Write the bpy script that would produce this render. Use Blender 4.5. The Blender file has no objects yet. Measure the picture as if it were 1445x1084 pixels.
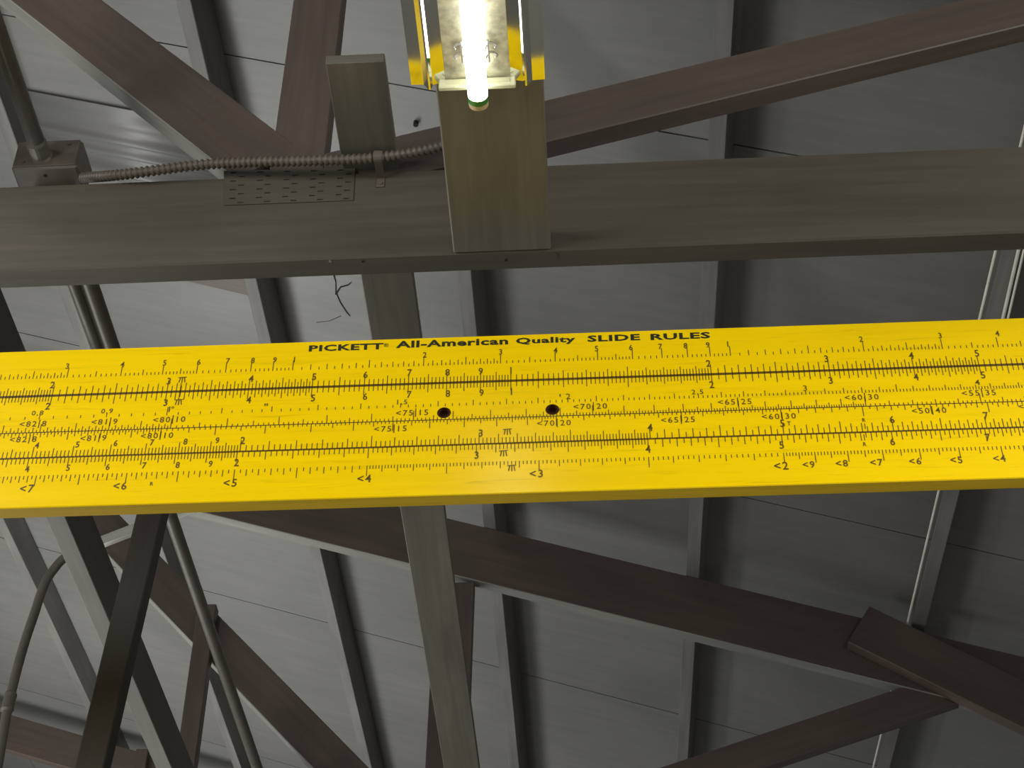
import bpy, bmesh, math, random
from mathutils import Vector, Matrix, noise
random.seed(7)
C = bpy.context.scene.collection
SC = bpy.context.scene

# ------------------------------------------------------------------ camera
F = 2400.0                                   # focal length in pixels of the 1445 px wide frame
EYE = Vector((0, 0, 1.6))
RX = Vector((0.9987719595, -0.0354564046, -0.0346037030))   # world X, Y, Z seen in camera axes (x right, y down, z forward)
RY = Vector((0.0493275003, 0.6464916111, 0.7613247628))
RZ = Vector((-0.0046228351, -0.7620967394, 0.6474466690))
cam_d = bpy.data.cameras.new('camera')
cam_d.sensor_width = 36.0
cam_d.lens = F * 36.0 / 1445.0
cam_d.clip_start = 0.02
cam = bpy.data.objects.new('camera', cam_d)
C.objects.link(cam)
m = Matrix(((RX.x, -RX.y, -RX.z), (RY.x, -RY.y, -RY.z), (RZ.x, -RZ.y, -RZ.z)))
cam.matrix_world = Matrix.Translation(EYE) @ m.to_4x4()
SC.camera = cam

# ------------------------------------------------------------------ world, lamps, exposure
w = bpy.data.worlds.new('world'); SC.world = w; w.use_nodes = True
w.node_tree.nodes['Background'].inputs[0].default_value = (1.0, 0.99, 0.95, 1)
w.node_tree.nodes['Background'].inputs[1].default_value = 0.11

def area(name, loc, target, sx, sy, power, col=(1, 1, 1)):
    d = bpy.data.lights.new(name, 'AREA'); d.shape = 'RECTANGLE'; d.size = sx; d.size_y = sy
    d.energy = power; d.color = col
    o = bpy.data.objects.new(name, d); C.objects.link(o); o.location = loc
    o.rotation_euler = (Vector(target) - Vector(loc)).to_track_quat('-Z', 'Y').to_euler()
    return o
# light from the left by added unseen area lamps, low down and under the roof
area('left_fill', (-3.2, 3.0, 2.0), (-1.0, 2.8, 3.8), 1.6, 0.8, 25, (1.0, 1.0, 0.95))
area('left_fill', (-3.0, 4.5, 2.2), (-2.4, 4.4, 4.4), 1.6, 0.8, 16, (1.0, 1.0, 0.95))
area('left_fill', (-2.2, 4.6, 2.0), (-1.7, 4.4, 4.4), 1.6, 0.8, 20, (1.0, 1.0, 0.95))
area('roof_fill', (-2.5, 4.3, 3.3), (-1.9, 4.3, 4.6), 1.6, 0.6, 5, (1.0, 1.0, 0.95))
area('roof_fill', (-2.4, 5.6, 3.2), (-1.9, 5.4, 4.4), 1.2, 0.6, 32, (1.0, 1.0, 0.95))
area('roof_fill', (-2.3, 2.5, 3.2), (-1.6, 2.6, 4.4), 1.2, 0.5, 8, (1.0, 1.0, 0.95))
# the neighbouring fluorescent fixtures, left and right of the camera
area('fixture_lamp_left', (-1.75, 0.3, 3.3), (-0.2, 1.9, 3.1), 0.12, 1.2, 31, (1.0, 0.99, 0.93))
area('fixture_lamp_right', (1.75, 0.3, 3.3), (0.2, 1.9, 3.0), 0.12, 1.2, 21, (1.0, 0.99, 0.93))
area('fixture_lamp_low', (1.5, 0.2, 3.32), (1.5, 0.2, 0), 0.15, 1.2, 70, (1.0, 0.99, 0.93))
TUBE_STRENGTH = 9.0

SC.view_settings.view_transform = 'Standard'
SC.view_settings.look = 'None'
SC.view_settings.gamma = 1.0
SC.view_settings.use_curve_mapping = False
SC.view_settings.exposure = 0.0

# ------------------------------------------------------------------ geometry of the roof (heights above the eye)
TAN = 1.0 / 3.0                              # a 4-in-12 roof falling to the right
ALPHA = math.atan(TAN)
Z_PURLIN = 2.82                              # underside of the purlins at X = 0
Z_DECK = Z_PURLIN + 0.089 / math.cos(ALPHA)  # underside of the roof boards at X = 0
Z_LOW, Z_TOP = 1.79, 1.977                   # bottom chord of a truss
Y1, Y2, Y3 = 1.80, 4.062, 6.33               # front faces of the three trusses
YR = 1.82                                    # front face of the slide rule

def ray(px, py):
    c = Vector((px - 722.5, py - 542.0, F))
    return Vector((RX.dot(c), RY.dot(c), RZ.dot(c)))
def on_y(px, py, Y): r = ray(px, py); return r * (Y / r.y)
def on_z(px, py, Z): r = ray(px, py); return r * (Z / r.z)
def on_roof(px, py, z0): r = ray(px, py); return r * (z0 / (r.z + TAN * r.x))
def W(v): return Vector(v) + EYE

# ------------------------------------------------------------------ materials
def new_mat(name):
    mt = bpy.data.materials.new(name); mt.use_nodes = True
    nt = mt.node_tree; b = nt.nodes['Principled BSDF']
    return mt, nt, b
def ramp(nt, fac, stops):
    r = nt.nodes.new('ShaderNodeValToRGB'); e = r.color_ramp.elements
    while len(e) < len(stops): e.new(0.5)
    for el, (p, c) in zip(e, stops):
        el.position = p; el.color = (*c, 1)
    nt.links.new(fac, r.inputs[0]); return r.outputs[0]
def tex(nt, coord, scale, nscale, detail=4, rough=0.6, dist=0.0):
    mp = nt.nodes.new('ShaderNodeMapping'); mp.inputs['Scale'].default_value = scale
    tc = nt.nodes.new('ShaderNodeTexCoord'); nt.links.new(tc.outputs[coord], mp.inputs[0])
    n = nt.nodes.new('ShaderNodeTexNoise'); n.inputs['Scale'].default_value = nscale
    n.inputs['Detail'].default_value = detail; n.inputs['Roughness'].default_value = rough
    n.inputs['Distortion'].default_value = dist
    nt.links.new(mp.outputs[0], n.inputs['Vector']); return n.outputs[0]
def mix(nt, fac, a, b, mode='MIX'):
    x = nt.nodes.new('ShaderNodeMix'); x.data_type = 'RGBA'; x.blend_type = mode
    for s, v in ((0, fac), (6, a), (7, b)):
        if hasattr(v, 'is_linked') or hasattr(v, 'links'): nt.links.new(v, x.inputs[s])
        elif s == 0: x.inputs[0].default_value = v
        else: x.inputs[s].default_value = (*v, 1)
    return x.outputs[2]
def bump(nt, b, h, strength, dist=0.002):
    n = nt.nodes.new('ShaderNodeBump'); n.inputs['Strength'].default_value = strength
    n.inputs['Distance'].default_value = dist
    nt.links.new(h, n.inputs['Height']); nt.links.new(n.outputs[0], b.inputs['Normal'])

def painted_wood(name, c, var=0.25, rough=0.5, scuff=(0.30, 0.28, 0.25), scuff_at=0.80):
    mt, nt, b = new_mat(name)
    grain = tex(nt, 'UV', (3, 60, 1), 1.0, 6, 0.65, 0.6)
    blot = tex(nt, 'UV', (1.3, 5, 1), 2.0, 3, 0.5)
    lo = tuple(x * (1 - var) for x in c); hi = tuple(x * (1 + var) for x in c)
    col = ramp(nt, blot, ((0.3, lo), (0.7, hi)))
    g2 = ramp(nt, grain, ((0.35, (0.80, 0.80, 0.80)), (0.65, (1.1, 1.1, 1.1))))
    col = mix(nt, 0.7, col, g2, 'MULTIPLY')
    sp = tex(nt, 'UV', (6, 22, 1), 2.4, 6, 0.75)
    f = ramp(nt, sp, ((scuff_at - 0.05, (0, 0, 0)), (scuff_at + 0.04, (0.5, 0.5, 0.5))))
    col = mix(nt, f, col, scuff)
    nt.links.new(col, b.inputs['Base Color']); b.inputs['Roughness'].default_value = rough
    bump(nt, b, grain, 0.25, 0.0012)
    return mt
def plain(name, c, rough=0.5, metal=0.0, var=0.12, sc=18.0, bs=0.1):
    mt, nt, b = new_mat(name)
    n = tex(nt, 'Object', (1, 1, 1), sc, 4)
    col = ramp(nt, n, ((0.3, tuple(x * (1 - var) for x in c)), (0.7, tuple(min(1, x * (1 + var)) for x in c))))
    nt.links.new(col, b.inputs['Base Color']); b.inputs['Roughness'].default_value = rough
    b.inputs['Metallic'].default_value = metal
    if bs: bump(nt, b, n, bs, 0.001)
    return mt

M = {}
M['brown'] = painted_wood('brown_truss_paint', (0.085, 0.064, 0.054), 0.18)
M['chord'] = painted_wood('dark_olive_brown_paint', (0.083, 0.072, 0.056), 0.15, scuff=(0.20, 0.185, 0.15), scuff_at=0.73)
M['red'] = painted_wood('reddish_brown_paint', (0.12, 0.07, 0.045), 0.25)
M['greywood'] = painted_wood('grey_brown_paint', (0.135, 0.127, 0.103), 0.2)
M['purlin'] = painted_wood('grey_purlin_paint', (0.145, 0.142, 0.133), 0.22, 0.6, (0.33, 0.32, 0.30), 0.72)
M['post'] = painted_wood('dark_post_paint', (0.038, 0.033, 0.028), 0.2)  # one dark tone, darker than the truss paint
M['under'] = painted_wood('lit_underside_grey', (0.18, 0.18, 0.163), 0.15, 0.6, (0.36, 0.35, 0.33), 0.74)  # lighter grey imitates light caught from the lower left
M['pale'] = painted_wood('lit_strut_grey', (0.42, 0.42, 0.39), 0.2)  # light on the strut edge is put into this pale grey
M['box'] = plain('brown_box_paint', (0.105, 0.088, 0.072), 0.5, 0, 0.2, 30, 0.2)
M['conduit'] = plain('grey_brown_conduit_paint', (0.11, 0.10, 0.085), 0.42, 0, 0.15, 25, 0.1)
M['white_cable'] = plain('white_cable_sheath', (0.75, 0.73, 0.66), 0.4)
M['dark'] = plain('dark_slot', (0.012, 0.010, 0.009), 0.8)
M['steel'] = plain('dull_steel', (0.45, 0.44, 0.42), 0.4, 0.9)
M['wire'] = plain('steel_wire', (0.2, 0.2, 0.2), 0.4, 0.9)
M['plastic'] = plain('cream_plastic', (0.50, 0.50, 0.33), 0.4, 0, 0.05)
M['green'] = plain('green_band', (0.03, 0.22, 0.03), 0.4)
M['tan'] = plain('tan_cap', (0.55, 0.42, 0.24), 0.45)
M['ink'] = plain('dark_brown_ink', (0.11, 0.062, 0.0), 0.5, 0, 0.2, 40, 0)
M['black_ink'] = plain('black_green_ink', (0.018, 0.022, 0.006), 0.5, 0, 0.1, 40, 0)
M['hole'] = plain('bored_wood', (0.11, 0.035, 0.006), 0.8, 0, 0.3, 120, 0.3)

def deck_material():
    mt, nt, b = new_mat('grey_painted_plywood')
    n1 = tex(nt, 'Object', (1, 1, 1), 1.1, 5, 0.55)
    n2 = tex(nt, 'Object', (0.8, 9, 1), 5.0, 5, 0.6)
    n3 = tex(nt, 'Object', (2.2, 1.1, 1), 3.0, 6, 0.7, 1.2)
    col = ramp(nt, n1, ((0.3, (0.137, 0.136, 0.131)), (0.72, (0.187, 0.185, 0.178))))
    g = ramp(nt, n2, ((0.3, (0.9, 0.9, 0.9)), (0.7, (1.06, 1.06, 1.06))))
    col = mix(nt, 1.0, col, g, 'MULTIPLY')
    f = ramp(nt, n3, ((0.70, (0, 0, 0)), (0.82, (0.28, 0.28, 0.28))))
    col = mix(nt, f, col, (0.33, 0.32, 0.30))
    nt.links.new(col, b.inputs['Base Color']); b.inputs['Roughness'].default_value = 0.42
    bump(nt, b, n2, 0.12, 0.0015)
    return mt
M['deck'] = deck_material()

def yellow_material(name, c_lo, c_hi, streak, rough):
    mt, nt, b = new_mat(name)
    n1 = tex(nt, 'UV', (2.2, 55, 1), 1.0, 6, 0.7, 0.5)
    n2 = tex(nt, 'UV', (9, 160, 1), 1.0, 5, 0.7, 1.0)
    n3 = tex(nt, 'UV', (5, 30, 1), 1.3, 6, 0.75, 0.8)
    col = ramp(nt, n1, ((0.3, c_lo), (0.68, c_hi)))
    f = ramp(nt, n2, ((0.56, (0, 0, 0)), (0.74, (0.42, 0.42, 0.42))))
    col = mix(nt, f, col, streak)
    f2 = ramp(nt, n3, ((0.66, (0, 0, 0)), (0.76, (0.5, 0.5, 0.5))))
    col = mix(nt, f2, col, streak)
    nt.links.new(col, b.inputs['Base Color']); b.inputs['Roughness'].default_value = rough
    b.inputs['Specular IOR Level'].default_value = 0.32
    bump(nt, b, n1, 0.18, 0.0008)
    return mt
M['yellow'] = yellow_material('yellow_rule_paint', (0.86, 0.575, 0.0), (0.93, 0.63, 0.0), (0.46, 0.27, 0.0), 0.26)
M['ply'] = yellow_material('ochre_plywood_edge', (0.74, 0.48, 0.01), (0.88, 0.59, 0.03), (0.40, 0.23, 0.01), 0.5)

def mirror_material():
    mt, nt, b = new_mat('polished_reflector')
    n = tex(nt, 'Object', (40, 3, 10), 1.0, 4)
    r = ramp(nt, n, ((0.3, (0.04, 0.04, 0.04)), (0.8, (0.10, 0.10, 0.10))))
    b.inputs['Base Color'].default_value = (0.80, 0.80, 0.74, 1)
    b.inputs['Metallic'].default_value = 1.0
    nt.links.new(r, b.inputs['Roughness'])
    return mt
M['mirror'] = mirror_material()
M['pan'] = plain('dull_scratched_pan', (0.40, 0.38, 0.28), 0.42, 0.7, 0.35, 60, 0.3)
mt, nt, b = new_mat('tube_glow'); M['tube'] = mt
b.inputs['Base Color'].default_value = (0.9, 0.9, 0.9, 1)
b.inputs['Emission Color'].default_value = (1.0, 1.0, 0.93, 1)
b.inputs['Emission Strength'].default_value = TUBE_STRENGTH
def concrete():
    mt, nt, b = new_mat('grey_concrete')
    n = tex(nt, 'Object', (1, 1, 1), 2.5, 6)
    nt.links.new(ramp(nt, n, ((0.3, (0.40, 0.39, 0.36)), (0.7, (0.52, 0.51, 0.47)))), b.inputs['Base Color'])
    b.inputs['Roughness'].default_value = 0.8
    return mt
M['concrete'] = concrete()

# ------------------------------------------------------------------ mesh helpers (coordinates are relative to the eye)
def uv_axis(bm, axis):
    a = Vector(axis).normalized()
    lay = bm.loops.layers.uv.verify()
    off = random.uniform(0, 20)
    for f in bm.faces:
        p = a.cross(f.normal)
        if p.length < 0.3: p = Vector((0, 0, 1)) if abs(a.z) < 0.7 else Vector((1, 0, 0))
        p.normalize()
        for l in f.loops:
            l[lay].uv = (l.vert.co.dot(a) + off, l.vert.co.dot(p) + off * 0.37)

def link(name, bm, mat, parent=None, axis=(1, 0, 0), bevel=0.0, smooth=False, mats=None, under=None):
    if bevel:
        es = [e for e in bm.edges if len(e.link_faces) == 2 and e.calc_face_angle(0) > 0.5]
        bmesh.ops.bevel(bm, geom=es, offset=bevel, segments=1, affect='EDGES', clamp_overlap=True)
    bm.normal_update()
    bmesh.ops.recalc_face_normals(bm, faces=bm.faces)
    if under is not None:                       # undersides that catch light get it as a lighter grey
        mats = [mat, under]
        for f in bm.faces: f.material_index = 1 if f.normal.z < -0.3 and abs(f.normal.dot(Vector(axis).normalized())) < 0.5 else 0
    uv_axis(bm, axis)
    if smooth:
        for f in bm.faces: f.smooth = True
    me = bpy.data.meshes.new(name); 
    base = Vector((0, 0, 0)); n = 0
    for v in bm.verts: base += v.co; n += 1
    base /= max(n, 1)
    if parent is not None: base = EYE * 0
    bm.transform(Matrix.Translation(-base))
    bm.to_mesh(me); bm.free()
    o = bpy.data.objects.new(name, me); C.objects.link(o)
    for x in (mats or [mat]): me.materials.append(x)
    if parent is None:
        o.location = base + EYE
    else:
        o.parent = parent
        o.matrix_parent_inverse = Matrix.Translation(EYE - origin(parent))
    return o
ORI = {}
def origin(p):                                # world place of a parent (only translations are used)
    t = Vector((0, 0, 0))
    if p.name in ORI: return ORI[p.name]
    return EYE.copy() if p.parent is not None else p.location.copy()

def thing(name, loc, label, cat, group=None):
    o = bpy.data.objects.new(name, None); C.objects.link(o)
    o.empty_display_size = 0.05
    o.location = Vector(loc) + EYE
    return tag(o, label, cat, group)
def tag(o, label, cat, group=None, kind=None):
    if label: o['label'] = label
    if cat: o['category'] = cat
    if group: o['group'] = group
    if kind: o['kind'] = kind
    return o
def sub(name, bm, mat, parent, **k):          # a part or sub-part
    return link(name, bm, mat, parent, **k)

def prism(pts, depth):                        # polygon (list of Vectors) swept along a vector
    bm = bmesh.new()
    a = [bm.verts.new(p) for p in pts]
    b = [bm.verts.new(Vector(p) + Vector(depth)) for p in pts]
    bm.faces.new(a); bm.faces.new(b[::-1])
    for i in range(len(a)):
        j = (i + 1) % len(a)
        bm.faces.new((a[i], b[i], b[j], a[j]))
    bmesh.ops.recalc_face_normals(bm, faces=bm.faces)
    return bm
def box(x0, x1, y0, y1, z0, z1):
    return prism([Vector((x0, y0, z0)), Vector((x1, y0, z0)), Vector((x1, y0, z1)), Vector((x0, y0, z1))], (0, y1 - y0, 0))
def add_bm(dst, src):
    me = bpy.data.meshes.new('tmp'); src.to_mesh(me); src.free(); dst.from_mesh(me); bpy.data.meshes.remove(me)
def stick(p, q, width, depth, Y):             # a board in the truss plane from p to q (x, z), width across, depth along +Y
    p = Vector((p[0], Y, p[1])); q = Vector((q[0], Y, q[1]))
    d = (q - p).normalized(); n = Vector((-d.z, 0, d.x)) * (width / 2)
    return prism([p - n, q - n, q + n, p + n], (0, depth, 0)), d
def tube_bm(pts, rad, n=14, caps=True):
    """rad: a number or one per point"""
    bm = bmesh.new(); rings = []
    pts = [Vector(p) for p in pts]
    up = None
    for i, p in enumerate(pts):
        t = (pts[min(i + 1, len(pts) - 1)] - pts[max(i - 1, 0)]).normalized()
        if up is None:
            up = Vector((0, 0, 1)) if abs(t.z) < 0.8 else Vector((0, 1, 0))
        u = (up - t * up.dot(t)).normalized(); v = t.cross(u); up = u
        r = rad[i] if isinstance(rad, (list, tuple)) else rad
        rings.append([bm.verts.new(p + (u * math.cos(a) + v * math.sin(a)) * r) for a in [2 * math.pi * k / n for k in range(n)]])
    for A, B in zip(rings, rings[1:]):
        for k in range(n):
            bm.faces.new((A[k], A[(k + 1) % n], B[(k + 1) % n], B[k]))
    if caps:
        bm.faces.new(rings[0][::-1]); bm.faces.new(rings[-1])
    return bm
def smooth_path(pts, n):
    pts = [Vector(p) for p in pts]; out = []
    P = [pts[0] * 2 - pts[1]] + pts + [pts[-1] * 2 - pts[-2]]
    for i in range(1, len(P) - 2):
        for k in range(n):
            t = k / n
            a, b, c, d = P[i - 1], P[i], P[i + 1], P[i + 2]
            out.append(0.5 * ((2 * b) + (c - a) * t + (2 * a - 5 * b + 4 * c - d) * t * t + (3 * b - a - 3 * c + d) * t ** 3))
    out.append(pts[-1]); return out

# ------------------------------------------------------------------ the setting: floor, roof boards
fl = link('floor', box(-7, 6, -5, 10, -1.6 - 0.1, -1.6), M['concrete']); tag(fl, 'grey concrete floor', None, None, 'structure')

nrm = Vector((math.sin(ALPHA), 0, math.cos(ALPHA)))
def deck_pt(x, y, lift=0.0): return Vector((x, y, Z_DECK - TAN * x)) + nrm * lift
X_RIDGE, X_EAVE = -3.6, 3.4
bm = prism([deck_pt(X_RIDGE, -1.3, 0.016), deck_pt(X_EAVE, -1.3, 0.016), deck_pt(X_EAVE, -1.3, 0.06), deck_pt(X_RIDGE, -1.3, 0.06)], (0, 11.3, 0))
roof = link('ceiling', bm, M['dark']); tag(roof, 'dark sloping roof sheathing behind the grey boards', None, None, 'structure')
ORI[roof.name] = roof.location.copy()
seams = [-1.25, 0.0, 1.25, 2.503, 3.756, 5.018, 6.248, 7.50, 8.75]
xs = [X_RIDGE, -2.55, -0.253, 2.06, X_EAVE]
panel_of = {}
for i in range(len(seams) - 1):
    for k in range(len(xs) - 1):
        y0, y1 = seams[i] + 0.002, seams[i + 1] - 0.002
        x0, x1 = xs[k] + 0.001, xs[k + 1] - 0.001
        panel_of[(i, k)] = sub('panel', prism([deck_pt(x0, y0), deck_pt(x1, y0), deck_pt(x1, y0, 0.016), deck_pt(x0, y0, 0.016)], (0, y1 - y0, 0)), M['deck'], roof)

# ------------------------------------------------------------------ purlins
def purlin(x, label, y0=-1.2, y1=8.6):
    s = Vector((math.cos(ALPHA), 0, -math.sin(ALPHA)))
    c = Vector((x, y0, Z_PURLIN - TAN * x))
    a = c - s * 0.038
    bmx = prism([a, c, c + nrm * 0.0885, a + nrm * 0.0885], (0, y1 - y0, 0))
    o = link('roof_purlin', bmx, M['purlin'], axis=(0, 1, 0), bevel=0.0015)
    return tag(o, label, 'purlin', 'purlins under the roof boards')
purlin(-1.99, 'grey roof purlin at the far left, crossing behind the bent conduit')
purlin(-1.39, 'grey roof purlin passing just left of the two straight conduits')
purlin(-0.812, 'grey roof purlin left of the flat brace, dark scuffed side above the rule')
purlin(-0.234, 'grey roof purlin directly right of the flat brace below the yellow rule')
purlin(0.344, 'grey roof purlin right of the light fixture with a deep shadow on its right')
purlin(0.947, 'roof purlin at the right with a white cable along its side')

# ribbed sheet-metal patch between two purlins at the upper left
ribs = [(on_roof(100, y, Z_DECK).y, a, wd) for y, a, wd in ((112, 0.016, 0.016), (156, 0.008, 0.022), (182, 0.011, 0.012), (200, 0.010, 0.011), (222, 0.022, 0.018), (245, 0.016, 0.014), (268, 0.016, 0.018))]
def rib_drop(y): return 0.006 + sum(a * math.exp(-((y - yc) / wd) ** 2) for yc, a, wd in ribs)
bm = bmesh.new()
ya, yb, N = ribs[-1][0] - 0.08, ribs[0][0] + 0.06, 120
rows = []
for i in range(N + 1):
    y = ya + (yb - ya) * i / N
    rows.append([bm.verts.new(deck_pt(x, y, -rib_drop(y))) for x in (-1.36, -0.86)])
for A, B in zip(rows, rows[1:]): bm.faces.new((A[0], A[1], B[1], B[0]))
bmesh.ops.recalc_face_normals(bm, faces=bm.faces)
bmesh.ops.solidify(bm, geom=bm.faces[:], thickness=0.001)
o = link('ribbed_sheet', bm, M['deck'], smooth=True)
tag(o, 'grey ribbed metal sheet under the roof behind the left diagonal web', 'metal sheet')

# ------------------------------------------------------------------ trusses
def chord_top_z(x): return Z_PURLIN - TAN * x
def truss(Y, label, w1, king, w3, x0=-3.0, x1=2.2):
    t = thing('roof_truss', (0, Y, Z_LOW), label, 'truss', 'wooden roof trusses')
    sub('bottom_chord', box(x0, x1, Y, Y + 0.04, Z_LOW, Z_TOP), M['chord'], t, axis=(1, 0, 0), bevel=0.003)
    h = 0.194
    pts = [Vector((x, Y, chord_top_z(x) - 0.001 - d)) for x, d in ((x0, 0), (x0, h), (x1, h), (x1, 0))]
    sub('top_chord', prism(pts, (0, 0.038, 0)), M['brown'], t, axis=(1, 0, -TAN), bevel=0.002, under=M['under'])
    for nm, (p, q, wd), off in (('web', w1, 0.0018), ('king_post', king, 0.0030), ('web', w3, 0.0042)):
        b_, d = stick(p, q, wd, 0.038, Y)
        b_.transform(Matrix.Translation((0, off, 0)))
        sub(nm, b_, M['brown'], t, axis=d, bevel=0.002, under=M['under'] if d.z * d.x < 0 else None)  # lit grey only where the underside faces left
    return t
# truss 1: members read off as lines in its own plane (x, height above the eye)
T1 = truss(Y1, 'nearest brown roof truss, its bottom chord right above the yellow rule',
           ((-1.32, 2.93), (-0.47, 2.012), 0.115), ((-0.413, 2.79), (-0.419, 1.98), 0.086), ((-0.45, 1.958), (0.90, 2.365), 0.096))
T2 = truss(Y2, 'dark middle roof truss seen below the rule, top chord sloping to the right',
           ((-1.52, 3.09), (-0.42, 1.90), 0.108), ((-0.352, 2.72), (-0.368, 1.98), 0.112), ((-0.40, 1.875), (1.00, 2.335), 0.092))
T3 = thing('roof_truss', (-1.6, Y3, 3.1), 'farthest roof truss, dark top chord at the bottom left corner', 'truss', 'wooden roof trusses')
pts = [Vector((x, Y3, chord_top_z(x) - 0.001 - d)) for x, d in ((-3.2, 0), (-3.2, 0.16), (0.5, 0.16), (0.5, 0))]
sub('top_chord', prism(pts, (0, 0.038, 0)), M['brown'], T3, axis=(1, 0, -TAN), bevel=0.002)
sub('hanger_block', box(-1.86, -1.81, Y3 - 0.04, Y3, 3.20, 3.43), M['brown'], T3, axis=(0, 0, 1), bevel=0.002)

# parts nailed on the middle truss
b_, d = stick((0.765, 2.515), (1.62, 1.95), 0.135, 0.038, Y2 - 0.0385)
sub('scab', b_, M['brown'], T2, axis=d, bevel=0.002)
b_, d = stick((-1.055, 1.75), (-1.050, 2.645), 0.052, 0.038, Y2 - 0.0385)
sub('hanger', b_, M['brown'], T2, axis=d, bevel=0.002)
b_, d = stick((-1.44, 2.87), (-1.05, 3.05), 0.03, 0.02, Y2 - 0.0205)
sub('cleat', b_, M['pale'], T2, axis=d)  # stands for the lit edge of a strut, brightened by its colour

# the punched steel plate pressed into the nearest bottom chord
q = [on_y(px, py, Y1 - 0.0015) for px, py in ((316, 241), (501, 237), (498.5, 282.5), (316.5, 289.5))]
plate = sub('truss_plate', prism(q, (0, 0.0013, 0)), M['chord'], T1, axis=(1, 0, 0))
plate['label'] = 'punched steel truss plate'
def quad_at(u, v):
    a = q[0].lerp(q[1], u); c = q[3].lerp(q[2], u); return a.lerp(c, v)
slot_mesh = None
for r in range(8):
    for k in range(5):
        u = 0.075 + k * 0.205 + (0.062 if r % 2 else 0.0) - 0.008 * (r // 2) * 0.4; v = 0.06 + r * 0.126
        c = quad_at(u, v)
        bmx = prism([c + Vector((dx, -0.0006, dz)) for dx, dz in ((-0.0048, 0.0010), (0.0030, 0.0007), (0.0048, 0.0), (0.0030, -0.0010), (-0.0048, -0.0012))], (0, 0.0005, 0))
        sub('slot', bmx, M['dark'], plate)
for px, py, mt_ in ((466, 368.5, 'steel'), (512, 369, 'dark'), (714, 367, 'dark'), (783, 361.5, 'chord')):
    r = ray(px, py); p = r * (Z_LOW / r.z)
    sub('nail', tube_bm([p + Vector((0, 0, -0.0012)), p + Vector((0, 0, 0.002))], 0.0022 if mt_ != 'chord' else 0.005, 10), M[mt_], T1)

# ------------------------------------------------------------------ lateral braces lying on the bottom chords
o = link('flat_brace', box(-0.345, -0.258, 1.59, 7.0, 1.985, 2.004), M['greywood'], axis=(0, 1, 0), bevel=0.0015)
tag(o, 'flat grey brace board crossing over the nearest chord, stub end above it', 'brace')
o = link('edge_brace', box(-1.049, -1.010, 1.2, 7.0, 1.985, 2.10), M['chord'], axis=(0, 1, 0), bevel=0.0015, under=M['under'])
tag(o, 'narrow brace on edge at lower left with a pale underside', 'brace')
o = link('cross_block', box(-1.009, -0.346, 2.42, 2.458, 1.985, 2.07), M['brown'], axis=(1, 0, 0), bevel=0.0015)
tag(o, 'short brown cross board between the braces behind the yellow rule', 'brace')
b_, d = stick((-0.800, 0.85), (-0.728, 2.03), 0.046, 0.038, 2.38)
o = link('hanging_post', b_, M['post'], axis=d, bevel=0.002)
tag(o, 'dark narrow upright post crossing in front of the pale brace at lower left', 'post')

# cleat board fixed to the roof between two purlins
p, q2 = on_y(166, 400, 3.3), on_y(353, 436, 3.3)
o = link('roof_cleat', prism([deck_pt(-1.338, 3.22, -0.0005), deck_pt(-0.852, 3.22, -0.0005), deck_pt(-0.852, 3.22, -0.03), deck_pt(-1.338, 3.22, -0.02)], (0, 0.10, 0)), M['brown'], axis=(1, 0, -TAN), bevel=0.0015)
tag(o, 'dark brown cleat board under the roof between beam and rule at left', 'board')

# ------------------------------------------------------------------ board that carries the fluorescent fixture
o = link('light_board', box(-0.168, -0.0225, -0.2, Y1 - 0.0005, Z_LOW, Z_LOW + 0.038), M['greywood'], axis=(0, 1, 0), bevel=0.002)
tag(o, 'wide grey board above the light fixture, butting against the beam', 'board')

# ------------------------------------------------------------------ fluorescent fixture
FX = -0.1085                                   # centre line
YE, YF = 1.452, 0.26                           # far and near end
fx = thing('fluorescent_fixture', (FX, (YE + YF) / 2, Z_LOW), 'lit fluorescent strip light with mirror reflector wings under the grey board', 'light fixture')
zp = Z_LOW - 0.024
sub('housing', box(FX - 0.040, FX + 0.040, YF + 0.01, YE - 0.012, zp + 0.0012, Z_LOW - 0.0003), M['steel'], fx, axis=(0, 1, 0), bevel=0.002)
def sheet(profile, y0, y1, t=0.0008):
    bm = bmesh.new()
    A = [bm.verts.new((x, y0, z)) for x, z in profile]; B = [bm.verts.new((x, y1, z)) for x, z in profile]
    for i in range(len(profile) - 1): bm.faces.new((A[i], A[i + 1], B[i + 1], B[i]))
    bmesh.ops.recalc_face_normals(bm, faces=bm.faces)
    bmesh.ops.solidify(bm, geom=bm.faces[:], thickness=t)
    return bm
sub('pan', sheet([(FX - 0.043, zp), (FX + 0.043, zp)], YF, YE), M['pan'], fx, axis=(0, 1, 0))
for s in (-1, 1):
    prof = [(FX + s * 0.0434, zp), (FX + s * 0.0605, zp - 0.0045), (FX + s * 0.0630, zp - 0.0135), (FX + s * 0.0645, zp - 0.0135), (FX + s * 0.0715, zp - 0.0035), (FX + s * 0.0885, zp - 0.0025)]
    sub('reflector_wing', sheet(prof, YF, YE), M['mirror'], fx, axis=(0, 1, 0))
bar = sub('end_bar', box(FX - 0.052, FX + 0.050, YE - 0.006, YE + 0.002, zp - 0.017, zp - 0.001), M['plastic'], fx, bevel=0.0015)
bar['label'] = 'cream plastic end bar'
for s in (-1, 1):
    sub('bar_slot', box(FX + s * 0.032 - 0.010, FX + s * 0.032 + 0.010, YE - 0.0068, YE - 0.006, zp - 0.011, zp - 0.006), M['plastic'], bar)
zt = zp - 0.030
tb = sub('tube', tube_bm([(FX, YF + 0.02, zt), (FX, YE - 0.002, zt)], 0.0132, 24), M['tube'], fx, axis=(0, 1, 0), smooth=True)
tb['label'] = 'glowing white tube'
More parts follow.
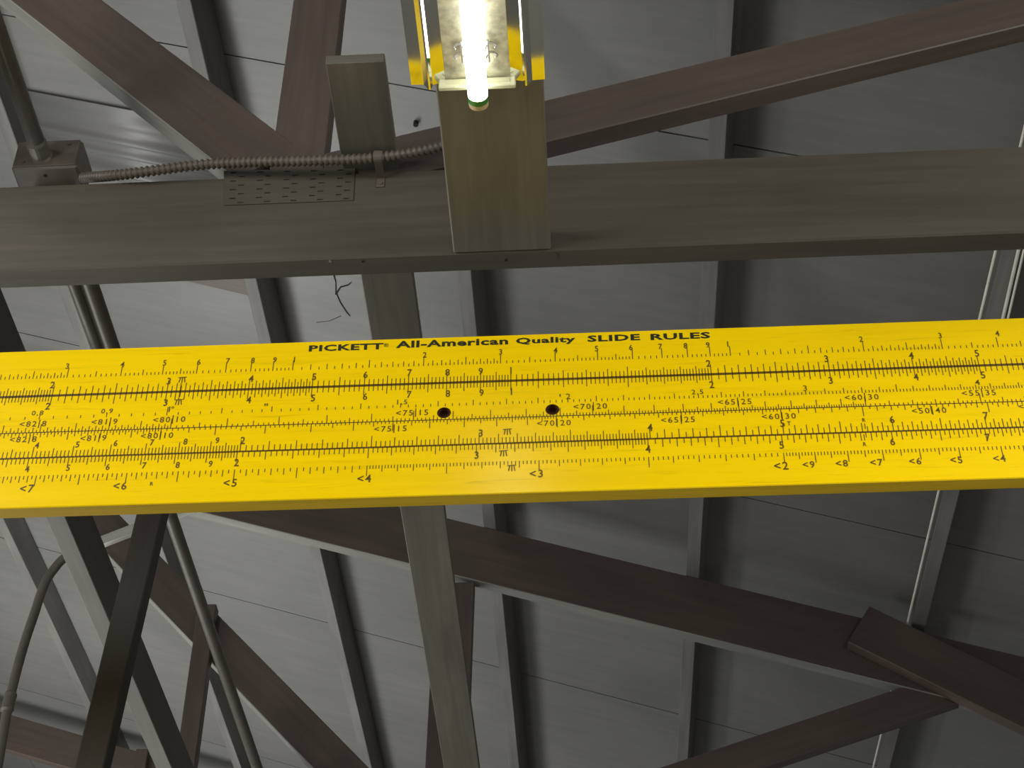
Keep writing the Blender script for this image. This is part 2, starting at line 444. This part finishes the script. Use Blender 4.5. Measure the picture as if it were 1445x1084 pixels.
sub('green_band', tube_bm([(FX, YE - 0.002, zt), (FX, YE + 0.007, zt)], 0.0134, 24), M['green'], tb)
sub('end_cap', tube_bm([(FX, YE + 0.007, zt), (FX, YE + 0.0145, zt), (FX, YE + 0.016, zt)], [0.0133, 0.0133, 0.0118], 24), M['tan'], tb)
for s in (-1, 1):                              # wire spring clips beside the tube
    cb = bmesh.new(); yc = 1.385
    for dz in (0, 1):
        y = yc + dz * 0.016
        add_bm(cb, tube_bm(smooth_path([(FX + s * 0.012, y, zp - 0.016), (FX + s * 0.018, y - 0.004, zp - 0.008), (FX + s * 0.024, y, zp - 0.004), (FX + s * 0.028, y + 0.004, zp - 0.005), (FX + s * 0.025, y + 0.005, zp - 0.007)], 4), 0.0016, 8))
    add_bm(cb, tube_bm([(FX + s * 0.0165, yc - 0.010, zp - 0.010), (FX + s * 0.0165, yc + 0.026, zp - 0.010)], 0.0022, 8))
    sub('spring_clip', cb, M['steel'], fx, smooth=True)

TILT = math.radians(3.2)                       # it hangs a little lower at the near end
fx.rotation_euler = (TILT, 0, 0)
half = (YE - YF) / 2
fx.location.z -= math.sin(TILT) * half + 0.001

# ------------------------------------------------------------------ junction box, conduits
bx = thing('junction_box', (-0.84, 1.83, 2.053), 'brown painted junction box above the beam at the left edge', 'electrical box')
bw = sub('box_body', box(-0.894, -0.786, 1.832, 1.90, 2.0535, 2.118), M['box'], bx, bevel=0.004)
sub('cover_plate', box(-0.891, -0.789, 1.83, 1.8318, 2.056, 2.1155), M['box'], bx, bevel=0.0006)
for dx, dz in ((-0.876, 2.066), (-0.806, 2.106)):
    sub('screw', tube_bm([(dx, 1.8285, dz), (dx, 1.8305, dz)], 0.003, 10), M['box'], bx)
sub('knockout_hole', tube_bm([(-0.842, 1.85, 2.0528), (-0.842, 1.85, 2.054)], 0.0032, 10), M['dark'], bx)
sub('foot', box(-0.87, -0.81, 1.878, 1.898, 1.9775, 2.0535), M['box'], bx)

cd = thing('electrical_conduit', (-0.848, 1.2, 2.078), 'round grey conduit running overhead into the box at the left edge', 'conduit')
sub('pipe', tube_bm([(-0.848, 0.1, 2.078), (-0.848, 1.80, 2.078)], 0.0140, 20), M['conduit'], cd, axis=(0, 1, 0), smooth=True)
sub('connector', tube_bm([(-0.848, 1.795, 2.078), (-0.848, 1.800, 2.078), (-0.848, 1.826, 2.078), (-0.848, 1.830, 2.078)], [0.014, 0.0165, 0.0165, 0.019], 20), M['conduit'], cd, axis=(0, 1, 0))
o = link('electrical_conduit', tube_bm([(-0.8195, 1.901, 2.078), (-0.8195, 1.93, 2.075), (-0.8195, 2.0, 2.030), (-0.8195, 6.5, 2.030)], 0.0135, 20), M['conduit'], axis=(0, 1, 0), smooth=True)
tag(o, 'straight grey conduit that reappears below the rule at lower left', 'conduit')
o = link('electrical_conduit', tube_bm([(-0.8465, 1.901, 2.078), (-0.847, 1.93, 2.075), (-0.8475, 2.0, 2.030), (-0.8475, 2.45, 2.030)], 0.0105, 16), M['conduit'], axis=(0, 1, 0), smooth=True)
tag(o, 'thinner dark conduit running close beside the straight one above the rule', 'conduit')

px_path = [(122, 766), (104, 778), (88, 790), (78, 801), (66, 818), (57, 840), (49, 865), (37, 900), (24, 945), (12, 995), (3, 1045), (-8, 1110)]
pp = smooth_path([on_y(x, y, 3.3) for x, y in px_path], 6)
bc = thing('bent_conduit', pp[12], 'thin bent conduit curving down at the lower left edge', 'conduit')
sub('pipe', tube_bm(pp, 0.0108, 16), M['conduit'], bc, axis=(0, 0, 1), smooth=True)
a, b2 = on_y(16, 977, 3.3), on_y(9.5, 1005, 3.3)
sub('coupling', tube_bm([a.lerp(b2, t) for t in (0, 0.12, 0.3, 0.7, 0.88, 1)], [0.0112, 0.0145, 0.0135, 0.0135, 0.0145, 0.0112], 16), M['conduit'], bc, axis=(0, 0, 1))

# ribbed flexible conduit lying along the beam
ctrl = [(118, 251, 1.835), (150, 248.5, 1.795), (185, 245, 1.78), (230, 239, 1.776), (290, 232, 1.776), (350, 229, 1.770), (430, 227, 1.766), (505, 224.5, 1.765), (560, 219, 1.764), (600, 211.5, 1.765), (640, 201, 1.768), (668, 192, 1.768)]
path = smooth_path([on_y(x, y, Y) for x, y, Y in ctrl], 60)
dense, rad, acc = [], [], 0.0
step = 0.00108; prev = path[0]; dist = 0.0; nxt = 0.0
for a, b2 in zip(path, path[1:]):
    L = (b2 - a).length
    while nxt <= dist + L:
        dense.append(a.lerp(b2, (nxt - dist) / L)); rad.append(0.0076 + 0.0014 * math.cos(2 * math.pi * nxt / 0.0086)); nxt += step
    dist += L
fc = thing('flexible_conduit', dense[len(dense) // 2], 'ribbed brown flexible conduit lying along the top of the beam', 'conduit')
sub('ribbed_hose', tube_bm(dense, rad, 14), M['box'], fc, smooth=True)
c0 = on_y(534, 222.0, 1.7645)
st = bmesh.new()
add_bm(st, tube_bm([c0 + Vector((-0.0065, 0, 0.0006)), c0 + Vector((0.0065, 0, -0.0006))], 0.0104, 16))
add_bm(st, box(c0.x - 0.006, c0.x + 0.0065, 1.7985, 1.7998, c0.z - 0.030, c0.z - 0.006))
add_bm(st, box(c0.x - 0.006, c0.x + 0.0065, c0.y + 0.002, 1.7998, c0.z - 0.0105, c0.z - 0.0090))
add_bm(st, tube_bm([(c0.x, 1.7970, c0.z - 0.022), (c0.x, 1.7995, c0.z - 0.022)], 0.0035, 10))
sub('strap', st, M['box'], fc)

# pale cable beside the right-hand purlin
def roof_line(px, py): return on_roof(px, py, Z_PURLIN - 0.004)
a, b2 = roof_line(1403, 353), roof_line(1240, 1062)
xm = (a.x + b2.x) / 2
zc = Z_PURLIN - TAN * xm
o = link('white_cable', tube_bm([(xm, 0.4, zc), (xm, 8.4, zc)], 0.0032, 8), M['white_cable'], axis=(0, 1, 0), smooth=True)
tag(o, 'thin white cable running straight along the purlin at the right', 'cable')
a = on_roof(1428, 400, Z_PURLIN)
for i, (dx, rr) in enumerate(((0.0, 0.004), (0.010, 0.0028))):
    xx = a.x + dx
    pts = [Vector((xx + 0.006 * math.sin(y * 2.1), y, Z_PURLIN - TAN * xx + 0.012 * math.sin(y * 1.3))) for y in [0.5 + 0.25 * k for k in range(12)]]
    o = link('white_cable', tube_bm(smooth_path(pts, 3), rr, 8), M['white_cable'], smooth=True)
    tag(o, ('thicker' if i == 0 else 'thinner') + ' of two pale cables hanging at the right edge above the rule', 'cable')

# dark cracks in the paint of the roof boards, nail stub
def crack(pix, panel, wd=0.0016):
    pts = [on_roof(x, y, Z_DECK - 0.0004) for x, y in pix]
    sub('crack', tube_bm(pts, [wd * (0.4 + 0.6 * random.random()) for _ in pts], 5), M['dark'], panel)
pk = panel_of[(3, 1)]
crack([(471, 388), (474, 398), (474, 412), (480, 426), (489, 440), (494, 446)], pk, 0.0035)
crack([(474, 415), (481, 405), (492, 402), (496, 398)], pk, 0.003)
crack([(447, 455), (465, 453), (481, 446)], pk, 0.0012)
p = on_roof(587, 172, Z_DECK)
sub('bolt_end', tube_bm([p, p + Vector((0, 0, -0.012))], 0.006, 10), M['dark'], panel_of[(2, 1)])

# ------------------------------------------------------------------ the giant slide rule
RO = Vector((0, YR, 1.35)); ROLL = -0.004031
RU = Vector((math.cos(ROLL), 0, math.sin(ROLL))); RV = Vector((math.sin(ROLL), 0, -math.cos(ROLL)))   # along, downwards
RV = Vector((RU.z, 0, -RU.x))
V_TOP, V_AB, V_CD, V_BOT = -0.2906, -0.2035, -0.0916, -0.0066
def rp(u, v, lift=0.0): return RO + RU * u + RV * v + Vector((0, -lift, 0))
def r_uv(px, py):
    p = on_y(px, py, YR) - RO
    return p.dot(RU), p.dot(RV)
U0, U1, TH = -1.14, 0.97, 0.0225
sr = thing('slide_rule', rp(-0.085, V_BOT), 'giant yellow wooden slide rule hanging below the nearest beam', 'slide rule')
def board(name, v0, v1):
    bmx = prism([rp(U0, v0), rp(U1, v0), rp(U1, v1), rp(U0, v1)], (0, TH, 0))
    es = [e for e in bmx.edges if abs((e.verts[0].co - e.verts[1].co).normalized().dot(RU)) > 0.9 and min(v.co.y for v in e.verts) < YR + 0.001 and max(v.co.y for v in e.verts) < YR + 0.001]
    bmesh.ops.bevel(bmx, geom=es, offset=0.0012, segments=1, affect='EDGES')
    bmx.normal_update()
    for f in bmx.faces: f.material_index = 0 if abs(f.normal.y) > 0.6 else 1
    return bmx
up_b = sub('upper_stock', board('u', V_TOP, V_AB - 0.0006), None, sr, mats=[M['yellow'], M['ply']])
sl_b = sub('slide', board('s', V_AB + 0.0006, V_CD - 0.0004), None, sr, mats=[M['yellow'], M['ply']])
lo_b = sub('lower_stock', board('l', V_CD + 0.0004, V_BOT), None, sr, mats=[M['yellow'], M['ply']])
# two bored holes through the slide
HOLES = [(626.5, 582.5), (779.5, 578)]
def bore(obj, centers, r):
    cut = bmesh.new()
    for px, py in centers:
        u, v = r_uv(px, py)
        add_bm(cut, tube_bm([rp(u, v, 0.02), rp(u, v, -0.012)], r, 28))
    cm = bpy.data.meshes.new('cut'); cut.to_mesh(cm); cut.free()
    co = bpy.data.objects.new('cut', cm); C.objects.link(co)
    co.location = EYE
    md = obj.modifiers.new('b', 'BOOLEAN'); md.object = co; md.operation = 'DIFFERENCE'; md.solver = 'EXACT'
    bpy.context.view_layer.update()
    dg = bpy.context.evaluated_depsgraph_get()
    nm = bpy.data.meshes.new_from_object(obj.evaluated_get(dg))
    obj.modifiers.clear(); obj.data = nm
    bpy.data.objects.remove(co); bpy.data.meshes.remove(cm)
bore(sl_b, HOLES, 0.0098)
for px, py in HOLES:
    u, v = r_uv(px, py)
    bmx = tube_bm([rp(u, v, -0.0006), rp(u, v, -0.0115)], 0.00975, 28, caps=False)
    bmesh.ops.create_circle
    ring = [bmx.verts.new(rp(u, v, -0.0115) + (RU * math.cos(a) + RV * math.sin(a)) * 0.0096) for a in [2 * math.pi * k / 28 for k in range(28)]]
    bmx.faces.new(ring)
    sub('bored_hole', bmx, M['hole'], sl_b)

# --- printed scales (flat print on the faces)
L10 = math.log10
DEC = 1.868989
X_K, X_A, X_C, X_D, X_DI = 0.225879, -0.085121, -1.020399, -1.023889, 0.844727
V_K, V_DI, V_ST, V_T = -0.2363, -0.0604, -0.1606, -0.1366
UV0, UV1 = -0.92, 0.80                        # ticks are printed where the frame shows the rule
class Print:
    def __init__(self): self.v = []; self.f = []
    def quad(self, a, b, c, d):
        n = len(self.v); self.v += [a, b, c, d]; self.f.append((n, n + 1, n + 2, n + 3))
    def tick(self, u, v0, v1, wd=0.00118):
        if UV0 < u < UV1:
            self.quad(rp(u - wd / 2, v0, LIFT), rp(u + wd / 2, v0, LIFT), rp(u + wd / 2, v1, LIFT), rp(u - wd / 2, v1, LIFT))
    def line(self, v, wd, u0=U0, u1=U1):
        self.quad(rp(u0, v - wd / 2, LIFT), rp(u1, v - wd / 2, LIFT), rp(u1, v + wd / 2, LIFT), rp(u0, v + wd / 2, LIFT))
    def seg(self, p, q, wd):                  # stroke between two (u, v) points
        p = Vector(p); q = Vector(q); d = (q - p).normalized(); n = Vector((-d.y, d.x)) * wd / 2
        self.quad(*[rp(x.x, x.y, LIFT) for x in (p - n, q - n, q + n, p + n)])
    def build(self, name, parent, mat):
        bm = bmesh.new(); vs = [bm.verts.new(p) for p in self.v]
        for f in self.f:
            try: bm.faces.new([vs[i] for i in f])
            except ValueError: pass
        me = bpy.data.meshes.new(name); bm.to_mesh(me); bm.free()
        o = bpy.data.objects.new(name, me); C.objects.link(o); me.materials.append(mat)
        o.parent = parent; o.matrix_parent_inverse = Matrix.Translation(EYE - origin(parent))
        return o
LIFT = 0.0003
PX = 0.00133                                   # metres down the face for one pixel of the photograph
def steps(a, b, s):
    n = round((b - a) / s)
    return [round(a + i * s, 6) for i in range(n)]
def isx(v, m): return abs(v / m - round(v / m)) < 1e-4

kp = Print()
for k in (-2, -1, 0):
    for v in steps(1, 3, .05) + steps(3, 6, .1) + steps(6, 10, .2):
        u = X_K + DEC / 3 * (L10(v) + k)
        if isx(v, 1): h = 14
        elif v < 3: h = 11 if isx(v, .5) else (7.5 if isx(v, .1) else 4)
        elif v < 6: h = 8 if isx(v, .5) else 4
        else: h = 4
        kp.tick(u, V_K - h * PX, V_K)
kp.build('cube_scale_ticks', up_b, M['ink'])['kind'] = 'stuff'
ap, bp = Print(), Print()
for k in (-1, 0):
    for v in steps(1, 2, .02) + steps(2, 5, .05) + steps(5, 10, .1):
        u = X_A + DEC / 2 * (L10(v) + k)
        if isx(v, 1): h = 14
        elif v < 2: h = 14.5 if isx(v, .5) else (12 if isx(v, .1) else 8.5)
        elif v < 5: h = 14.5 if isx(v, .5) else (12 if isx(v, .1) else 8)
        else: h = 13 if isx(v, .5) else 8.5
        ap.tick(u, V_AB - h * PX, V_AB)
        bp.tick(u, V_AB, V_AB + (h - 0.5) * PX)
for P_, nm, par in ((ap, 'square_scale_ticks', up_b), (bp, 'square_scale_ticks', sl_b)):
    P_.tick(X_A + DEC / 2 * (L10(math.pi) - 1), V_AB - 12 * PX if P_ is ap else V_AB, V_AB if P_ is ap else V_AB + 12 * PX)
ap.line(V_AB - 0.0010, 0.0018); bp.line(V_AB + 0.0013, 0.0016)
ap.build('square_scale_ticks', up_b, M['ink'])['kind'] = 'stuff'
bp.build('square_scale_ticks', sl_b, M['ink'])['kind'] = 'stuff'
cp, dp = Print(), Print()
for v in steps(1, 2, .01) + steps(2, 4, .02) + steps(4, 10, .05):
    if v < 2: h = 14.5 if isx(v, .1) else (12 if isx(v, .05) else 8.5)
    elif v < 4: h = 15 if isx(v, .5) else (12.5 if isx(v, .1) else 8)
    else: h = 15 if isx(v, .5) else (12 if isx(v, .1) else 7.5)
    cp.tick(X_C + DEC * L10(v), V_CD - h * PX, V_CD)
    dp.tick(X_D + DEC * L10(v), V_CD, V_CD + h * 0.93 * PX)
cp.line(V_CD - 0.0006, 0.0011); dp.line(V_CD + 0.0007, 0.0010)
cp.tick(X_C + DEC * L10(5.73), V_CD - 11 * PX, V_CD - 4 * PX); dp.tick(X_D + DEC * L10(5.73), V_CD + 3 * PX, V_CD + 11 * PX)
st_, tn, sn = Print(), Print(), Print()
for v in steps(.7, 5, .02):
    u = X_C + DEC * (L10(v / 1.0) + 0.0) + DEC * 0.2419
    h = (10 if isx(v, .5) else 7.5) if isx(v, .1) else 3.8
    if any(abs(v - q) < 1e-4 for q in (0.8, 0.9, 1.5, 2, 2.5, 3, 4)): h = 6
    if isx(v, 1) and v < 1.5: h = 11
    st_.tick(u, V_ST - h * PX, V_ST)
def trig(P_, fn, spec, sgn):
    for a, b, s, mid, big in spec:
        for v in steps(a, b, s):
            u = X_C + DEC * (L10(fn(math.radians(v))) + 1)
            h = 11 if isx(v, big) else (6.5 if isx(v, mid) else 3.5)
            if isx(v, 5) and v >= 10: h = 13
            P_.tick(u, V_T, V_T + sgn * h * PX)
trig(tn, math.tan, [(7, 10, .05, .1, .5), (10, 20, .1, .5, 1), (20, 30, .1, .5, 1), (30, 45, .2, 1, 5)], -1)
trig(sn, math.sin, [(7, 10, .05, .1, .5), (10, 20, .1, .5, 1), (20, 30, .2, 1, 5), (30, 60, .5, 1, 5)], 1)
tn.line(V_T, 0.0014)
st_.build('small_angle_scale_ticks', sl_b, M['ink'])['kind'] = 'stuff'
tn.build('tangent_scale_ticks', sl_b, M['ink'])['kind'] = 'stuff'
sn.build('sine_scale_ticks', sl_b, M['ink'])['kind'] = 'stuff'
cp.build('number_scale_ticks', sl_b, M['ink'])['kind'] = 'stuff'
dp.build('number_scale_ticks', lo_b, M['ink'])['kind'] = 'stuff'
ip = Print()
for v in steps(1, 2, .01) + steps(2, 4, .02) + steps(4, 10, .05):
    if v < 2: h = 14 if isx(v, .1) else (8.5 if isx(v, .05) else 4.5)
    elif v < 4: h = 13.5 if isx(v, .5) else (8.5 if isx(v, .1) else 4.5)
    else: h = 13.5 if isx(v, .5) else (8.5 if isx(v, .1) else 4.5)
    ip.tick(X_DI - DEC * L10(v), V_DI, V_DI + h * PX)
ip.build('inverse_scale_ticks', lo_b, M['ink'])['kind'] = 'stuff'

# --- numerals: (characters, crop, x, y in the crop, height in crop pixels)
CO = dict(a=(0, 480), b=(180, 480), c=(360, 460), d=(540, 460), e=(720, 460), f=(900, 460), g=(1080, 450), h=(1225, 440))
S = 4.336
glyphs = {}
def glyph(txt, bold=0.0, space=1.0):
    k = (txt, bold, space)
    if k not in glyphs:
        cu = bpy.data.curves.new('t', 'FONT'); cu.body = txt; cu.size = 1.0; cu.offset = bold; cu.resolution_u = 2; cu.space_character = space
        ob = bpy.data.objects.new('t', cu); C.objects.link(ob)
        bpy.context.view_layer.update()
        me = bpy.data.meshes.new_from_object(ob.evaluated_get(bpy.context.evaluated_depsgraph_get()))
        vs = [v.co.copy() for v in me.vertices]; fs = [tuple(p.vertices) for p in me.polygons]
        bpy.data.objects.remove(ob); bpy.data.curves.remove(cu); bpy.data.meshes.remove(me)
        x0 = min(v.x for v in vs); x1 = max(v.x for v in vs); y0 = min(v.y for v in vs); y1 = max(v.y for v in vs)
        glyphs[k] = ([((v.x - x0), (v.y - y0)) for v in vs], fs, x1 - x0, y1 - y0)
    return glyphs[k]
def put(P_, txt, u, v, hgt, wid=None, bold=0.0, stretch=1.0, lift=0.0):
    vs, fs, gw, gh = glyph(txt, bold, 1.22 if len(txt) < 4 else 1.08)
    s = hgt / gh; sx = (wid / gw) if wid else s * stretch
    n = len(P_.v)
    P_.v += [rp(u + (x - gw / 2) * sx, v - (y - gh / 2) * s, LIFT + 0.0001 + lift) for x, y in vs]
    P_.f += [tuple(n + i for i in f) for f in fs]
def pi_mark(P_, u, v, s=1.0):                 # the printed pi with its gauge stroke through the middle
    h = 8.5 * PX * s; w_ = 13 * 0.94e-3 * s; t = 0.0015
    P_.seg((u - w_ / 2, v - h * 0.35), (u + w_ / 2, v - h * 0.42), t)
    P_.seg((u - w_ * 0.22, v - h * 0.38), (u - w_ * 0.36, v + h * 0.45), t)
    P_.seg((u, v - h * 0.38), (u, v + h * 0.5), t)
    P_.seg((u + w_ * 0.22, v - h * 0.40), (u + w_ * 0.36, v + h * 0.45), t)
def labels(name, parent, items, hpx, stretch=0.80, bold=0.016):
    for it in items:
        P_ = Print()
        txt, c, x, y = it[:4]; k = it[4] if len(it) > 4 else 1.0
        u, v = r_uv(CO[c][0] + x / S, CO[c][1] + y / S)
        if txt == 'PI': pi_mark(P_, u, v, k)
        elif '|' in txt:                       # two angles parted by the long tick
            a, b_ = txt.split('|')
            put(P_, a, u - 0.0122, v, hpx * PX, None, bold, stretch)
            put(P_, b_, u + 0.0150 - (0.0045 if len(b_) == 1 else 0), v, hpx * PX, None, bold, stretch)
            P_.seg((u + 0.0034, v - hpx * 0.75 * PX), (u + 0.0034, v + hpx * 0.75 * PX), 0.0014)
        else: put(P_, txt, u, v, hpx * PX * k, None, bold, stretch)
        P_.build(name, parent, M['ink'])
labels('cube_scale_numeral', up_b, [('3', 'a', 413, 160), ('4', 'a', 750, 150), ('5', 'b', 228, 140), ('6', 'b', 437, 135), ('7', 'b', 615, 128), ('8', 'b', 767, 125), ('9', 'b', 902, 122),
    ('1', 'c', 241, 207), ('2', 'd', 258, 178), ('3', 'd', 722, 160), ('4', 'e', 277, 150), ('5', 'e', 528, 140), ('6', 'e', 738, 133), ('7', 'e', 918, 127), ('8', 'f', 292, 122), ('9', 'f', 428, 117), ('1', 'f', 550, 112),
    ('2', 'g', 585, 125), ('3', 'h', 440, 147), ('4', 'h', 790, 133)], 8.0)
labels('square_scale_numeral', up_b, [('2', 'a', 322, 275), ('3', 'b', 253, 252), ('4', 'b', 757, 237), ('PI', 'b', 335, 243), ('5', 'c', 362, 312), ('6', 'c', 676, 300), ('7', 'd', 165, 287), ('8', 'd', 397, 285), ('9', 'd', 600, 278), ('1', 'd', 785, 273),
    ('2', 'f', 432, 230), ('3', 'g', 373, 245), ('4', 'g', 892, 225), ('5', 'h', 665, 255)], 9.6)
labels('square_scale_numeral', sl_b, [('2', 'a', 293, 405), ('3', 'b', 233, 383), ('PI', 'b', 313, 380), ('4', 'b', 742, 367), ('5', 'c', 355, 442), ('6', 'c', 673, 433), ('7', 'd', 163, 420), ('8', 'd', 399, 415), ('9', 'd', 605, 410), ('1', 'd', 788, 403),
    ('2', 'f', 452, 360), ('3', 'g', 400, 378), ('4', 'g', 922, 357), ('5', 'h', 703, 388)], 9.6)
labels('angle_scale_numeral', sl_b, [('0,8', 'a', 230, 449), ('0,9', 'a', 655, 437), ('1', 'b', 256, 424), ('°', 'b', 277, 413, 0.4), ('"', 'b', 848, 397, 0.5), ('1,5', 'd', 120, 469), ("'", 'e', 305, 427, 0.5), ('2', 'e', 355, 432), ('2,5', 'f', 365, 407), ('3', 'g', 243, 425), ('4', 'h', 668, 433),
    ('<82|8', 'a', 225, 513), ('<81|9', 'a', 660, 500), ('<80|10', 'b', 262, 487), ('<75|15', 'd', 187, 532), ('<70|20', 'e', 494, 493), ('<65|25', 'f', 597, 465), ('<60|30', 'g', 594, 480), ('<55|35', 'h', 682, 497),
    ('<82|8', 'a', 165, 608), ('<81|9', 'a', 592, 600), ('<80|10', 'b', 187, 585), ('<75|15', 'c', 835, 630), ('<70|20', 'e', 272, 595), ('<65|25', 'f', 250, 575), ('<60|30', 'g', 87, 597), ('<50|40', 'h', 377, 605), ('<45|45', 'h', 1030, 578)], 7.6, 0.98, 0.008)
labels('number_scale_numeral', sl_b, [('4', 'a', 227, 645), ('5', 'a', 475, 640), ('6', 'a', 708, 632), ('7', 'b', 150, 627), ('8', 'b', 355, 622), ('9', 'b', 550, 615), ('2', 'b', 705, 615, 1.2), ('3', 'd', 600, 657, 1.2), ('PI', 'd', 763, 648), ('4', 'e', 855, 622, 1.2), ('5', 'f', 885, 597, 1.2),
    ('T', 'f', 925, 597, 0.65), ('R', 'g', 603, 620, 0.6), ('6', 'g', 775, 617, 1.2), ('7', 'h', 720, 637, 1.2)], 8.2)
labels('number_scale_numeral', lo_b, [('4', 'a', 167, 790), ('5', 'a', 417, 782), ('6', 'a', 660, 777), ('7', 'b', 102, 768), ('8', 'b', 307, 765), ('9', 'b', 508, 758), ('2', 'b', 667, 750, 1.2), ('3', 'd', 575, 792, 1.2), ('PI', 'd', 740, 780), ('4', 'e', 843, 755, 1.2), ('5', 'f', 880, 730, 1.2),
    ('R', 'g', 608, 767, 0.6), ('6', 'g', 778, 752, 1.2), ('7', 'h', 732, 770, 1.2)], 8.2)
labels('inverse_scale_numeral', lo_b, [('<7', 'a', 165, 910, 1.15), ('<6', 'a', 735, 893, 1.15), ('<5', 'b', 628, 875, 1.15), ('R', 'b', 148, 880, 0.55), ('<4', 'c', 668, 935, 1.15), ('PI', 'd', 790, 870), ('<3', 'e', 160, 905, 1.15), ('<2', 'g', 97, 900, 1.15), ('<9', 'g', 265, 893), ('<8', 'g', 468, 885), ('<7', 'g', 680, 880),
    ('<6', 'h', 288, 915), ('<5', 'h', 540, 908), ('<4', 'h', 803, 898)], 8.8, 0.88)
# the maker's line along the top edge
words = [('PICKETT', 436, 541, 492.5, 488.3, 9.2), ('\u00ae', 541.5, 548.5, 487.5, 487.2, 5.5), ('All-American', 559, 717, 486.4, 481.6, 10.2), ('Quality', 728, 812, 482.6, 479.9, 11.2), ('SLIDE', 829, 903, 478.4, 475.8, 9.2), ('RULES', 918, 1002, 475.8, 473.2, 9.2)]
for txt, x0, x1, y0, y1, h in words:
    ua, va = r_uv(x0, y0); ub, vb = r_uv(x1, y1)
    tp = Print()
    put(tp, txt, (ua + ub) / 2, (va + vb) / 2, h * PX, ub - ua, 0.034 if len(txt) > 1 else 0.0)
    tp.build('title_word', up_b, M['black_ink'])

# wires that carry the rule, beyond both sides of the frame
for i, u in enumerate((-0.98, 0.84)):
    p = rp(u, V_TOP, -TH / 2)
    hw = thing('hanging_wire', p, ('left' if i == 0 else 'right') + ' steel wire holding up the yellow slide rule', 'wire')
    sub('strand', tube_bm([p, Vector((p.x, p.y, Z_LOW))], 0.0012, 8), M['wire'], hw, axis=(0, 0, 1))
    sub('screw_eye', tube_bm([p + Vector((0.006 * math.cos(a), 0, 0.006 + 0.006 * math.sin(a))) for a in [2 * math.pi * k / 12 for k in range(13)]], 0.0012, 6), M['wire'], hw)
